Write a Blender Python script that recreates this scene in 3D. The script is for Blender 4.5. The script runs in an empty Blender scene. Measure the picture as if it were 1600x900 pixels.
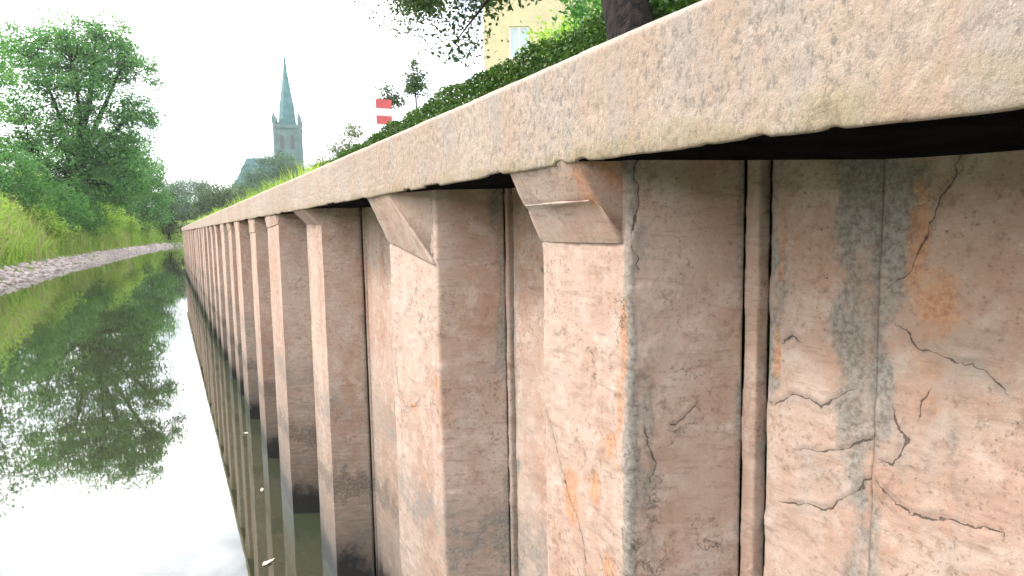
import bpy, math, random
import numpy as np
from mathutils import Matrix, Vector, Euler

# ------------------------------------------------------------------ camera, sky, sun, exposure
sc = bpy.context.scene
COL = sc.collection
R = math.radians
cam_d = bpy.data.cameras.new('camera'); cam = bpy.data.objects.new('camera', cam_d); COL.objects.link(cam)
cam_d.sensor_width = 36.0; cam_d.lens = 22.5; cam_d.clip_start = 0.02; cam_d.clip_end = 3000
cam.matrix_world = (Matrix.Translation((0, 0, 1.75)) @ Matrix.Rotation(-R(28.105), 4, 'Z')
                    @ Matrix.Rotation(R(90 - 5.391), 4, 'X') @ Matrix.Rotation(R(-1.0), 4, 'Z'))
sc.camera = cam
sc.render.resolution_x, sc.render.resolution_y = 1024, 576
sc.view_settings.view_transform = 'Standard'; sc.view_settings.look = 'None'
sc.view_settings.exposure = 1.95; sc.view_settings.gamma = 1.0
sc.view_settings.use_curve_mapping = False
SUN_AZ, SUN_EL = R(-60), R(47)          # azimuth from +Y towards +X
world = bpy.data.worlds.new('World'); sc.world = world; world.use_nodes = True
nt = world.node_tree; nt.nodes.clear()
def wn(t): return nt.nodes.new(t)
out = wn('ShaderNodeOutputWorld'); bg = wn('ShaderNodeBackground'); bg.inputs['Strength'].default_value = 0.08
sky = wn('ShaderNodeTexSky'); sky.sky_type = 'NISHITA'; sky.sun_disc = False
sky.sun_elevation = SUN_EL; sky.sun_rotation = SUN_AZ % (2 * math.pi); sky.dust_density = 3.0; sky.air_density = 1.0
tc = wn('ShaderNodeTexCoord'); mp = wn('ShaderNodeMapping'); mp.inputs['Scale'].default_value = (1, 1, 2.2)
nz = wn('ShaderNodeTexNoise'); nz.inputs['Scale'].default_value = 2.3; nz.inputs['Detail'].default_value = 6; nz.inputs['Roughness'].default_value = .55
rp = wn('ShaderNodeValToRGB'); rp.color_ramp.elements[0].position = .44; rp.color_ramp.elements[1].position = .60
rp.color_ramp.elements[0].color = (.12, .12, .12, 1)
mx = wn('ShaderNodeMix'); mx.data_type = 'RGBA'; mx.inputs['B'].default_value = (22, 22, 22.3, 1)
nt.links.new(tc.outputs['Generated'], mp.inputs[0]); nt.links.new(mp.outputs[0], nz.inputs['Vector'])
nt.links.new(nz.outputs['Fac'], rp.inputs[0]); nt.links.new(rp.outputs[0], mx.inputs['Factor'])
nt.links.new(sky.outputs[0], mx.inputs['A']); nt.links.new(mx.outputs['Result'], bg.inputs[0]); nt.links.new(bg.outputs[0], out.inputs[0])
sun_d = bpy.data.lights.new('sun', 'SUN'); sun_d.energy = 1.5; sun_d.angle = R(12); sun_d.color = (1, .975, .945)
sun = bpy.data.objects.new('sun', sun_d); COL.objects.link(sun)
to_sun = Vector((math.sin(SUN_AZ) * math.cos(SUN_EL), math.cos(SUN_AZ) * math.cos(SUN_EL), math.sin(SUN_EL)))
sun.rotation_euler = to_sun.to_track_quat('Z', 'Y').to_euler(); sun.location = (-20, 20, 60)

rng = np.random.default_rng(7)

# ------------------------------------------------------------------ helpers
def vn(p, seed=0):
    """value noise in 0..1 at points p (N,3)"""
    pi = np.floor(p).astype(np.int64); fr = p - pi; fr = fr * fr * (3 - 2 * fr)
    def h(i, j, k):
        n = (i * 374761393 + j * 668265263 + k * 2147483647 + seed * 1274126177) & 0xffffffff
        n = ((n ^ (n >> 13)) * 1274126177) & 0xffffffff
        n = ((n ^ (n >> 16)) * 2246822519) & 0xffffffff
        return ((n ^ (n >> 15)) & 0xffff) / 65535.0
    r = 0
    for a in (0, 1):
        for b in (0, 1):
            for c in (0, 1):
                w = (fr[:, 0] if a else 1 - fr[:, 0]) * (fr[:, 1] if b else 1 - fr[:, 1]) * (fr[:, 2] if c else 1 - fr[:, 2])
                r = r + w * h(pi[:, 0] + a, pi[:, 1] + b, pi[:, 2] + c)
    return r
def fbm(p, oct=4, seed=0, gain=.5):
    s = 0; a = 1; t = 0
    for o in range(oct):
        s = s + a * vn(p * 2 ** o, seed + o); t += a; a *= gain
    return s / t
def sstep(a, b, x):
    t = np.clip((x - a) / (b - a), 0, 1); return t * t * (3 - 2 * t)

def tag(o, label=None, cat=None, group=None, kind=None):
    if label: o['label'] = label
    if cat: o['category'] = cat
    if group: o['group'] = group
    if kind: o['kind'] = kind
    return o
def empty(name, loc, label, cat, group=None):
    o = bpy.data.objects.new(name, None); COL.objects.link(o); o.location = loc; o.empty_display_size = .2
    return tag(o, label, cat, group)
def link(name, me, mat=None, parent=None):
    o = bpy.data.objects.new(name, me); COL.objects.link(o)
    if mat and not me.materials: me.materials.append(mat)
    if parent is not None:
        o.parent = parent; o.matrix_parent_inverse = Matrix.Translation(-parent.location) if parent.type == 'EMPTY' and parent.parent is None else Matrix()
    return o
def mesh_np(name, v, quads=None, tris=None, smooth=False, attr=None):
    """fast mesh from arrays; world coordinates"""
    me = bpy.data.meshes.new(name)
    v = np.asarray(v, np.float32); me.vertices.add(len(v)); me.vertices.foreach_set('co', v.ravel())
    idx = []; tot = []
    if quads is not None and len(quads): idx.append(np.asarray(quads).ravel()); tot.append(np.full(len(quads), 4))
    if tris is not None and len(tris): idx.append(np.asarray(tris).ravel()); tot.append(np.full(len(tris), 3))
    idx = np.concatenate(idx).astype(np.int32); tot = np.concatenate(tot).astype(np.int32)
    me.loops.add(len(idx)); me.loops.foreach_set('vertex_index', idx)
    me.polygons.add(len(tot)); st = np.concatenate([[0], np.cumsum(tot)[:-1]]).astype(np.int32)
    me.polygons.foreach_set('loop_start', st)
    try: me.polygons.foreach_set('loop_total', tot)
    except Exception: pass
    if smooth: me.polygons.foreach_set('use_smooth', np.ones(len(tot), bool))
    if attr is not None:
        for k, a in attr.items():
            c = me.color_attributes.new(k, 'FLOAT_COLOR', 'POINT')
            c.data.foreach_set('color', np.asarray(a, np.float32).ravel())
    me.update(calc_edges=True); me.validate()
    return me
class MB:
    """collects simple solids into one mesh"""
    def __init__(s): s.v = []; s.f = []
    def add(s, v, f):
        o = len(s.v); s.v += [tuple(p) for p in v]; s.f += [tuple(i + o for i in q) for q in f]; return s
    def box(s, x0, x1, y0, y1, z0, z1):
        v = [(x, y, z) for z in (z0, z1) for x, y in ((x0, y0), (x1, y0), (x1, y1), (x0, y1))]
        return s.add(v, [(3, 2, 1, 0), (4, 5, 6, 7), (0, 1, 5, 4), (1, 2, 6, 5), (2, 3, 7, 6), (3, 0, 4, 7)])
    def tube(s, pts, rad, n=7):
        pts = [Vector(p) for p in pts]; rings = []; ref = Vector((.3, .9, .2))
        for i, p in enumerate(pts):
            d = (pts[min(i + 1, len(pts) - 1)] - pts[max(i - 1, 0)]).normalized()
            u = d.cross(ref); u = u.normalized() if u.length > 1e-4 else d.orthogonal().normalized(); w = d.cross(u)
            rings.append([p + (u * math.cos(a) + w * math.sin(a)) * rad[i] for a in (2 * math.pi * k / n for k in range(n))])
        v = [q for r in rings for q in r]; f = []
        for i in range(len(pts) - 1):
            for k in range(n):
                a = i * n + k; b = i * n + (k + 1) % n; f.append((a, b, b + n, a + n))
        f.append(tuple(range(n))[::-1]); f.append(tuple((len(pts) - 1) * n + k for k in range(n)))
        return s.add(v, f)
    def build(s, name, mat, parent=None, smooth=False, bevel=0):
        me = bpy.data.meshes.new(name); me.from_pydata(s.v, [], s.f); me.update()
        if smooth: me.polygons.foreach_set('use_smooth', [True] * len(me.polygons))
        o = link(name, me, mat, parent)
        if bevel:
            b = o.modifiers.new('bevel', 'BEVEL'); b.width = bevel; b.segments = 2; b.limit_method = 'ANGLE'
        return o

# ------------------------------------------------------------------ materials
class NB:
    def __init__(s, name):
        s.m = bpy.data.materials.new(name); s.m.use_nodes = True; s.t = s.m.node_tree; s.t.nodes.clear()
        s.out = s.n('ShaderNodeOutputMaterial'); s.pos = s.n('ShaderNodeNewGeometry').outputs['Position']
    def n(s, t): return s.t.nodes.new(t)
    def l(s, a, b): s.t.links.new(a, b)
    def put(s, sock, v):
        if hasattr(v, 'is_output'): s.l(v, sock)
        else: sock.default_value = v
    def mapv(s, scale, v=None):
        m = s.n('ShaderNodeMapping'); m.inputs['Scale'].default_value = scale; s.l(v or s.pos, m.inputs[0]); return m.outputs[0]
    def noise(s, scale, vec=None, det=4, rough=.55, dist=0):
        n = s.n('ShaderNodeTexNoise'); n.inputs['Scale'].default_value = scale; n.inputs['Detail'].default_value = det
        n.inputs['Roughness'].default_value = rough; n.inputs['Distortion'].default_value = dist
        s.l(vec or s.pos, n.inputs['Vector']); return n.outputs['Fac']
    def voro(s, scale, vec=None, feat='DISTANCE_TO_EDGE'):
        n = s.n('ShaderNodeTexVoronoi'); n.feature = feat; n.inputs['Scale'].default_value = scale
        s.l(vec or s.pos, n.inputs['Vector']); return n.outputs['Distance']
    def ramp(s, x, a, b, ca=0., cb=1.):
        n = s.n('ShaderNodeMapRange'); n.interpolation_type = 'SMOOTHSTEP'
        for k, v in zip(('Value', 'From Min', 'From Max', 'To Min', 'To Max'), (x, a, b, ca, cb)): s.put(n.inputs[k], v)
        return n.outputs[0]
    def math(s, op, a, b=0.):
        n = s.n('ShaderNodeMath'); n.operation = op; s.put(n.inputs[0], a); s.put(n.inputs[1], b); return n.outputs[0]
    def mix(s, f, a, b, mode='MIX'):
        n = s.n('ShaderNodeMix'); n.data_type = 'RGBA'; n.blend_type = mode
        s.put(n.inputs['Factor'], f)
        s.put(n.inputs['A'], (*a, 1) if isinstance(a, tuple) else a); s.put(n.inputs['B'], (*b, 1) if isinstance(b, tuple) else b)
        return n.outputs['Result']
    def sep(s, v):
        n = s.n('ShaderNodeSeparateXYZ'); s.l(v, n.inputs[0]); return n.outputs
    def bump(s, h, strength=.3, dist=.01, normal=None):
        n = s.n('ShaderNodeBump'); n.inputs['Strength'].default_value = strength; n.inputs['Distance'].default_value = dist
        s.l(h, n.inputs['Height'])
        if normal: s.l(normal, n.inputs['Normal'])
        return n.outputs[0]
    def bsdf(s, col, rough=.8, normal=None, spec=.3, ior=1.45, metal=0):
        p = s.n('ShaderNodeBsdfPrincipled'); s.put(p.inputs['Base Color'], (*col, 1) if isinstance(col, tuple) else col)
        s.put(p.inputs['Roughness'], rough); p.inputs['Specular IOR Level'].default_value = spec; p.inputs['IOR'].default_value = ior
        p.inputs['Metallic'].default_value = metal
        if normal: s.l(normal, p.inputs['Normal'])
        s.p = p; s.l(p.outputs[0], s.out.inputs['Surface']); return s.m
    def attr(s, name):
        n = s.n('ShaderNodeAttribute'); n.attribute_name = name; return n.outputs['Color']

def rust_material(name='weathered_steel'):
    b = NB(name); z = b.sep(b.pos)[2]
    vs = b.mapv((1, 1, .35)); hs = b.mapv((.45, .45, 2.5))
    big = b.noise(3.2, vs, 5, .6); mid = b.noise(17, b.pos, 7, .7); fine = b.noise(120, b.pos, 5, .72); hor = b.noise(34, hs, 6, .65)
    clus = b.noise(6, b.pos, 4, .6)
    c = b.mix(b.ramp(big, .32, .68), (.258, .155, .110), (.318, .245, .203))
    c = b.mix(b.ramp(mid, .44, .66, 0, .6), c, (.36, .295, .25))
    c = b.mix(b.ramp(b.noise(5.5, vs, 6, .65, .8), .56, .72, 0, .5), c, (.26, .125, .085))             # ruddy patches
    c = b.mix(b.ramp(b.noise(4.2, b.mapv((1, 1, .5), b.pos), 7, .7, .5), .55, .72, 0, .45), c, (.235, .222, .20))  # grey scale
    c = b.mix(b.ramp(hor, .52, .68, 0, .42), c, (.165, .10, .075))
    c = b.mix(b.math('MULTIPLY', b.ramp(b.noise(38, b.pos, 7, .72), .52, .66), b.ramp(clus, .40, .60, .1, .6)), c, (.135, .08, .057))
    spk = b.math('MULTIPLY', b.ramp(fine, .54, .70), b.ramp(clus, .36, .62, .25, .95))
    c = b.mix(spk, c, (.115, .078, .06))
    c = b.mix(b.ramp(fine, .42, .24, 0, .5), c, (.41, .335, .28))
    an = b.n('ShaderNodeAttribute'); an.attribute_name = 'wear'; at = b.sep(an.outputs['Color']); near_c = an.outputs['Alpha']
    # cracks: the mesh carries the signed distance to each crack, given an uneven width here
    dist = b.math('ABSOLUTE', b.math('ADD', b.math('MULTIPLY', b.math('SUBTRACT', at[0], .5), 2.), b.math('MULTIPLY', b.math('SUBTRACT', b.noise(110, b.pos, 5, .75), .5), .16)))
    wid = b.ramp(b.noise(30, b.pos, 4, .65), .36, .64, .004, .045)
    crk = b.math('MULTIPLY', b.ramp(b.math('SUBTRACT', dist, wid), .02, -.008), b.ramp(near_c, .15, .4))
    halo = b.math('MULTIPLY', b.ramp(near_c, .0, .9), b.ramp(mid, .40, .58, .1, .8))
    wob = b.n('ShaderNodeVectorMath'); wob.operation = 'ADD'
    nn = b.n('ShaderNodeTexNoise'); nn.inputs['Scale'].default_value = 9; nn.inputs['Detail'].default_value = 7; nn.inputs['Roughness'].default_value = .7; b.l(b.pos, nn.inputs['Vector'])
    sc_ = b.n('ShaderNodeVectorMath'); sc_.operation = 'SCALE'; sc_.inputs['Scale'].default_value = .2
    b.l(nn.outputs['Color'], sc_.inputs[0]); b.l(b.pos, wob.inputs[0]); b.l(sc_.outputs[0], wob.inputs[1])
    vor = b.voro(4.2, b.mapv((1, 1, 1.9), wob.outputs[0]))
    auto_c = b.math('MULTIPLY', b.ramp(vor, .013, .002), b.ramp(b.noise(3.1, b.pos, 5, .7), .56, .62, 0, .75))
    crk = b.math('MAXIMUM', crk, auto_c)
    # tide marks, wet and black towards the water
    zz = b.math('ADD', z, b.math('MULTIPLY', b.math('SUBTRACT', b.noise(6, b.mapv((1, 1, .6)), 6, .65), .5), .26)); zz = b.math('ADD', zz, b.math('MULTIPLY', b.math('SUBTRACT', mid, .5), .30)); zz = b.math('ADD', zz, b.math('MULTIPLY', b.math('SUBTRACT', fine, .5), .10)); lowf = b.ramp(b.noise(1.7, b.mapv((1, 1, .3)), 3), .38, .6, .2, 1)
    c = b.mix(b.math('MULTIPLY', b.ramp(zz, 1.2, .35), b.ramp(hor, .36, .6, .35, .85)), c, (.15, .118, .095))
    tide = b.math('MULTIPLY', b.ramp(zz, .80, .86), b.ramp(zz, 1.02, .94))
    c = b.mix(b.math('MULTIPLY', lowf, b.math('MULTIPLY', tide, b.math('MULTIPLY', b.ramp(mid, .40, .58, .1, .85), b.ramp(fine, .36, .56, .35, 1)))), c, (.12, .115, .105))
    tide2 = b.math('MULTIPLY', b.ramp(zz, .42, .47), b.ramp(zz, .60, .52))
    c = b.mix(b.math('MULTIPLY', tide2, b.ramp(fine, .35, .6, .2, .8)), c, (.07, .06, .05))
    c = b.mix(b.math('MULTIPLY', b.ramp(zz, .55, .15), b.ramp(mid, .35, .65, .35, .9)), c, (.07, .06, .05))
    c = b.mix(b.ramp(zz, .22, .08), c, (.014, .013, .012))
    # seam stains and orange rust
    st = b.ramp(b.math('ADD', at[2], b.math('MULTIPLY', b.math('SUBTRACT', b.noise(18, b.mapv((1, 1, .35)), 7, .75), .5), 3.2)), .32, 1.1, 0, .8)
    c = b.mix(b.math('MULTIPLY', st, b.ramp(at[2], 0, .15)), c, b.mix(b.ramp(fine, .4, .6), (.175, .17, .155), (.095, .09, .078)))
    c = b.mix(b.math('MULTIPLY', halo, .6), c, (.15, .12, .10))
    og = b.ramp(b.math('ADD', at[1], b.math('MULTIPLY', b.math('SUBTRACT', b.noise(34, b.pos, 7, .72), .5), 2.6)), .35, .95, 0, .7)
    og = b.math('MULTIPLY', og, b.ramp(at[1], 0, .2))
    auto = b.math('MULTIPLY', b.ramp(b.noise(6.3, b.mapv((1.3, 1.3, .7)), 7, .7, 1.), .66, .76), .7)
    c = b.mix(b.math('MAXIMUM', og, auto), c, b.mix(b.ramp(fine, .35, .62), (.36, .19, .095), (.25, .105, .05)))
    c = b.mix(b.math('MULTIPLY', crk, .85), c, (.05, .037, .03))
    hgt = b.math('ADD', b.math('MULTIPLY', mid, .6), b.math('MULTIPLY', fine, .4))
    hgt = b.math('ADD', hgt, b.math('MULTIPLY', hor, .4)); hgt = b.math('ADD', hgt, b.math('MULTIPLY', b.noise(300, b.pos, 3, .7), .25)); hgt = b.math('SUBTRACT', hgt, b.math('MULTIPLY', crk, .9))
    return b.bsdf(c, b.ramp(zz, .05, .5, .35, .86), b.bump(hgt, .5, .004), .25)

def concrete_material(name='coping_concrete'):
    b = NB(name); z = b.sep(b.pos)[2]
    vs = b.mapv((1, 1, .28))
    c = b.mix(b.ramp(b.noise(2.6, b.pos, 5, .65), .3, .7), (.25, .183, .138), (.29, .236, .19))
    c = b.mix(b.ramp(b.noise(13, vs, 6, .7), .46, .66, 0, .7), c, (.225, .20, .178))
    c = b.mix(b.ramp(b.noise(6, vs, 6, .7, .4), .57, .74, 0, .4), c, (.29, .175, .125))
    fine = b.noise(130, b.mapv((1, 1, .6)), 5, .72); sp = b.noise(120, b.mapv((1, 1, .7)), 6, .75); cl = b.noise(5, b.pos, 5, .65)
    c = b.mix(b.math('MULTIPLY', b.ramp(sp, .50, .60), b.ramp(cl, .34, .56, .4, .75)), c, (.13, .115, .103))
    c = b.mix(b.ramp(fine, .45, .27, 0, .6), c, (.41, .36, .305))
    c = b.mix(b.ramp(fine, .57, .74, 0, .6), c, (.14, .115, .10))
    zw = b.math('ADD', z, b.math('MULTIPLY', b.math('SUBTRACT', b.noise(14, b.pos, 5, .6), .5), .05))
    low = b.math('MULTIPLY', b.ramp(zw, 1.89, 1.855), b.ramp(b.noise(9, b.pos, 5, .6), .38, .6))
    c = b.mix(b.math('MULTIPLY', low, .5), c, (.19, .155, .075))             # moss on the drip edge
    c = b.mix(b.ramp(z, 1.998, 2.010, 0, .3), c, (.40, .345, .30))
    h = b.math('ADD', b.math('MULTIPLY', fine, .6), b.math('MULTIPLY', sp, -.6))
    return b.bsdf(c, .9, b.bump(h, .8, .006), .2)

def plain(name, col, rough=.7, var=.25, scale=8, bump=0, spec=.3, metal=0):
    b = NB(name); n = b.noise(scale, b.pos, 5, .6)
    c = b.mix(b.ramp(n, .3, .7), tuple(x * (1 - var) for x in col), tuple(min(1, x * (1 + var)) for x in col))
    return b.bsdf(c, rough, b.bump(n, bump, .02) if bump else None, spec, metal=metal)

def leaf_material(name, a, bcol, trans=.35, rough=.55):
    b = NB(name); at = b.sep(b.attr('tint'))
    c = b.mix(at[0], a, bcol)
    p = b.n('ShaderNodeBsdfPrincipled'); b.l(c, p.inputs['Base Color']); p.inputs['Roughness'].default_value = rough; p.inputs['Specular IOR Level'].default_value = .25
    t = b.n('ShaderNodeBsdfTranslucent'); tcol = b.mix(.6, c, (.9, 1.0, .25), 'MULTIPLY'); sc2 = b.mix(1., tcol, (1.6, 1.6, 1.6), 'MULTIPLY'); b.l(sc2, t.inputs[0])
    m = b.n('ShaderNodeMixShader'); m.inputs[0].default_value = trans; b.l(p.outputs[0], m.inputs[1]); b.l(t.outputs[0], m.inputs[2])
    b.l(m.outputs[0], b.out.inputs['Surface']); return b.m

M = {}
M['rust'] = rust_material(); M['concrete'] = concrete_material()
M['soffit'] = plain('soffit_painted_shade', (.004, .0038, .0035), .95, .4, 20, .3, .03)  # shade under the coping put into the colour as near-black
def bark_material():
    b = NB('bark'); n = b.noise(42, b.mapv((1, 1, .16)), 6, .7, .4); m = b.noise(9, b.pos, 5, .65)
    c = b.mix(b.ramp(n, .38, .62), (.006, .005, .0045), (.028, .021, .018)); c = b.mix(b.ramp(m, .58, .74, 0, .5), c, (.05, .055, .03))
    return b.bsdf(c, .92, b.bump(n, 1., .03), .15)
M['bark'] = bark_material()
M['bark_grey'] = plain('grey_bark', (.12, .10, .08), .9, .4, 6, .6)
M['leaf_tree'] = leaf_material('leaf_tree', (.042, .13, .032), (.115, .26, .065))
M['leaf_far'] = leaf_material('leaf_far', (.03, .075, .04), (.06, .12, .06), .25)
M['leaf_dark'] = leaf_material('leaf_dark', (.028, .055, .02), (.06, .10, .03), .28)
M['leaf_hedge'] = leaf_material('leaf_hedge', (.026, .06, .016), (.075, .135, .03), .28)
M['leaf_lime'] = leaf_material('leaf_lime', (.125, .22, .035), (.28, .385, .07), .45)
M['leaf_grey'] = leaf_material('leaf_grey', (.10, .125, .085), (.17, .19, .13), .3)
M['grass'] = leaf_material('grass_blades', (.15, .255, .04), (.30, .39, .09), .4, .6)
M['reed'] = leaf_material('reed_blades', (.20, .19, .09), (.34, .31, .16), .35, .6)
M['stone'] = plain('bank_stone', (.30, .255, .235), .85, .4, 5, .5)

# ground with mixed grass and soil tones
def ground_material():
    b = NB('ground_grass'); n = b.noise(.8, b.pos, 6, .65); f = b.noise(18, b.pos, 4, .7)
    c = b.mix(b.ramp(n, .35, .65), (.08, .14, .022), (.15, .20, .04)); c = b.mix(b.ramp(f, .55, .75, 0, .6), c, (.11, .085, .05))
    return b.bsdf(c, .95, b.bump(f, .5, .03), .1)
M['ground'] = ground_material()
def water_material():
    b = NB('canal_water')
    v = b.mapv((1, .55, 1)); n = b.noise(1.7, v, 3, .5); n2 = b.noise(9, v, 3, .5)
    h = b.math('ADD', n, b.math('MULTIPLY', n2, .12))
    return b.bsdf(b.mix(b.noise(.25), (.020, .024, .013), (.028, .032, .017)), .02, b.bump(h, .02, .05), .5, ior=2.15)
M['water'] = water_material()

# ------------------------------------------------------------------ ground and water
def sheet(name, x0, x1, y0, y1, z, mat):
    me = bpy.data.meshes.new(name); me.from_pydata([(x0, y0, z), (x1, y0, z), (x1, y1, z), (x0, y1, z)], [], [(0, 1, 2, 3)]); me.update()
    return tag(link(name, me, mat), kind='structure')
sheet('canal_bed', -700, 700, -300, 900, -1.2, plain('mud', (.06, .05, .035), .95))
water = sheet('water', -60, 160, -60, 160, 0, M['water'])

# opposite bank: shoreline swept back into the land
SH = [(-5.9, -60), (-5.6, -20), (-5.4, 0), (-5.2, 27), (-4.7, 44), (-3.5, 61), (-1.9, 80), (-.3, 98), (3.5, 106), (10, 111), (25, 116), (70, 122), (160, 128)]
def resample(P, ds):
    P = np.array(P, float); L = np.concatenate([[0], np.cumsum(np.hypot(*np.diff(P, axis=0).T))]); n = max(2, int(round(L[-1] / ds)) + 1)
    s = np.linspace(0, L[-1], n); return np.stack([np.interp(s, L, P[:, k]) for k in range(P.shape[1])], 1)
sh = resample(SH, 1.0); k = np.ones(9) / 9
shp = np.pad(sh, ((4, 4), (0, 0)), 'edge'); sh = np.stack([np.convolve(shp[:, i], k, 'valid') for i in (0, 1)], 1)
dd = np.gradient(sh, axis=0); dd /= np.linalg.norm(dd, axis=1)[:, None]; nrm = np.stack([-dd[:, 1], dd[:, 0]], 1)
D = np.array([-1.5, 0, .35, .8, 1.6, 2.6, 4, 6, 9, 14, 25, 60, 150, 450]); Z = np.array([-1.1, -.06, .18, .42, 1.5, 2.7, 3.5, 3.8, 3.9, 3.8, 3.5, 3.0, 2.8, 2.8])
vv = []
for d, z in zip(D, Z):
    q = sh + nrm * d; zz = np.full(len(q), z)
    if 0 < d < 60: zz = zz + (vn(np.c_[q * 1.3, zz], 5) - .5) * .18
    vv.append(np.c_[q, zz])
n = len(sh); vv = np.concatenate(vv); qd = [(r * n + i, r * n + i + 1, (r + 1) * n + i + 1, (r + 1) * n + i) for r in range(len(D) - 1) for i in range(n - 1)]
tag(link('opposite_bank', mesh_np('opposite_bank', vv, qd, smooth=True), M['ground']), kind='structure')
# land behind the quay wall
lp = [(.92, -40), (.92, 33.4), (3, 37), (9, 46), (30, 56), (120, 62), (160, 62), (160, -40)]
mb = MB(); nl = len(lp)
mb.add([(x, y, 1.965) for x, y in lp] + [(x, y, -1.1) for x, y in lp], [tuple(range(nl))[::-1]] + [(i, (i + 1) % nl, nl + (i + 1) % nl, nl + i) for i in range(nl)])
tag(mb.build('quay_ground', M['ground']), kind='structure')

# ------------------------------------------------------------------ the sheet pile wall
wall = empty('sheet_pile_wall', (.8, 0, 0), 'rust-stained corrugated sheet pile wall with a pale coping along the canal', 'wall')
# outer pans: (far t, near t, outer x)
PANS = [(-.02, -.40, .62), (1.07, .805, .64), (2.05, 1.63, .64), (3.46, 3.09, .64), (4.53, 4.04, .585), (5.52, 5.16, .58), (6.80, 6.36, .58), (7.75, 7.35, .59), (8.71, 8.22, .58)]
t = 9.75
while t < 31.5: PANS.append((t + .22, t - .2, .58 + rng.uniform(-.01, .015))); t += 1.02 + rng.uniform(-.05, .08)
XI, WD = .81, .08         # inner line of the corrugation, run of a web
ZT = 1.856
def polydist(P, pl):
    """signed distance to a polyline"""
    d = np.full(len(P), 9.); sg = np.ones(len(P))
    for a, b in zip(pl[:-1], pl[1:]):
        a = np.array(a); b = np.array(b); ab = b - a; u = np.clip(((P - a) @ ab) / (ab @ ab), 0, 1); e = P - a - u[:, None] * ab
        q = np.linalg.norm(e, axis=1); cl = q < d; d[cl] = q[cl]; sg[cl] = np.where(ab[0] * e[cl, 1] - ab[1] * e[cl, 0] < 0, -1, 1)
    return d * sg
def r6(P):
    o = []
    for t0, z0 in P:
        k = 1.01; o.append((t0 * k, 1.75 + (z0 - 1.75) * k))
    return o
CRACKS = {'inner': [[(.663, 1.473), (.635, 1.497), (.605, 1.496), (.586, 1.486), (.557, 1.503), (.538, 1.521)],
                    [(.621, 1.412), (.574, 1.418), (.536, 1.442), (.505, 1.457)], [(.650, 1.316), (.561, 1.344), (.529, 1.381), (.503, 1.415)],
                    [(.655, 1.57), (.64, 1.585), (.625, 1.578)]],
          'near': [r6(q) for q in [[(.487, 1.41), (.46, 1.392), (.429, 1.386), (.4, 1.392), (.347, 1.399)], [(.461, 1.617), (.437, 1.596), (.41, 1.59), (.381, 1.587), (.35, 1.57)],
                    [(.405, 1.824), (.418, 1.789), (.443, 1.731), (.46, 1.684), (.482, 1.667)], [(.435, 1.542), (.44, 1.509)], [(.473, 1.513), (.457, 1.476), (.462, 1.45), (.48, 1.44)]]],
          'web': [[(.647, 1.86), (.649, 1.79), (.646, 1.73), (.650, 1.68)], [(.705, 1.419), (.718, 1.435), (.735, 1.456)], [(.665, 1.42), (.672, 1.39), (.676, 1.36), (.670, 1.33)]],
          'flange5': [[(1.06, 1.391), (1.035, 1.333), (1.003, 1.279), (.971, 1.228), (.944, 1.19), (.93, 1.147), (.925, 1.06)]],
          'flange4': [[(1.66, 1.86), (1.655, 1.76), (1.66, 1.66)], [(2.032, 1.324), (2.008, 1.243), (1.93, 1.184), (1.837, 1.207), (1.8, 1.243)]]}
ORANGE = {'flange5': [(.852, 1.376, .022, .03), (.899, 1.286, .02, .05), (.818, 1.56, .012, .09), (.975, 1.25, .03, .08), (.83, 1.45, .01, .06), (.86, 1.16, .02, .03)],
          'near': [(*r6([(.427, 1.653)])[0], .035, .06), (*r6([(.45, 1.72)])[0], .018, .09)], 'inner': [(.665, 1.55, .008, .05), (.66, 1.72, .006, .08)],
          'flange4': [(1.85, 1.205, .05, .015), (1.66, 1.32, .02, .03)], 'web': []}
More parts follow.
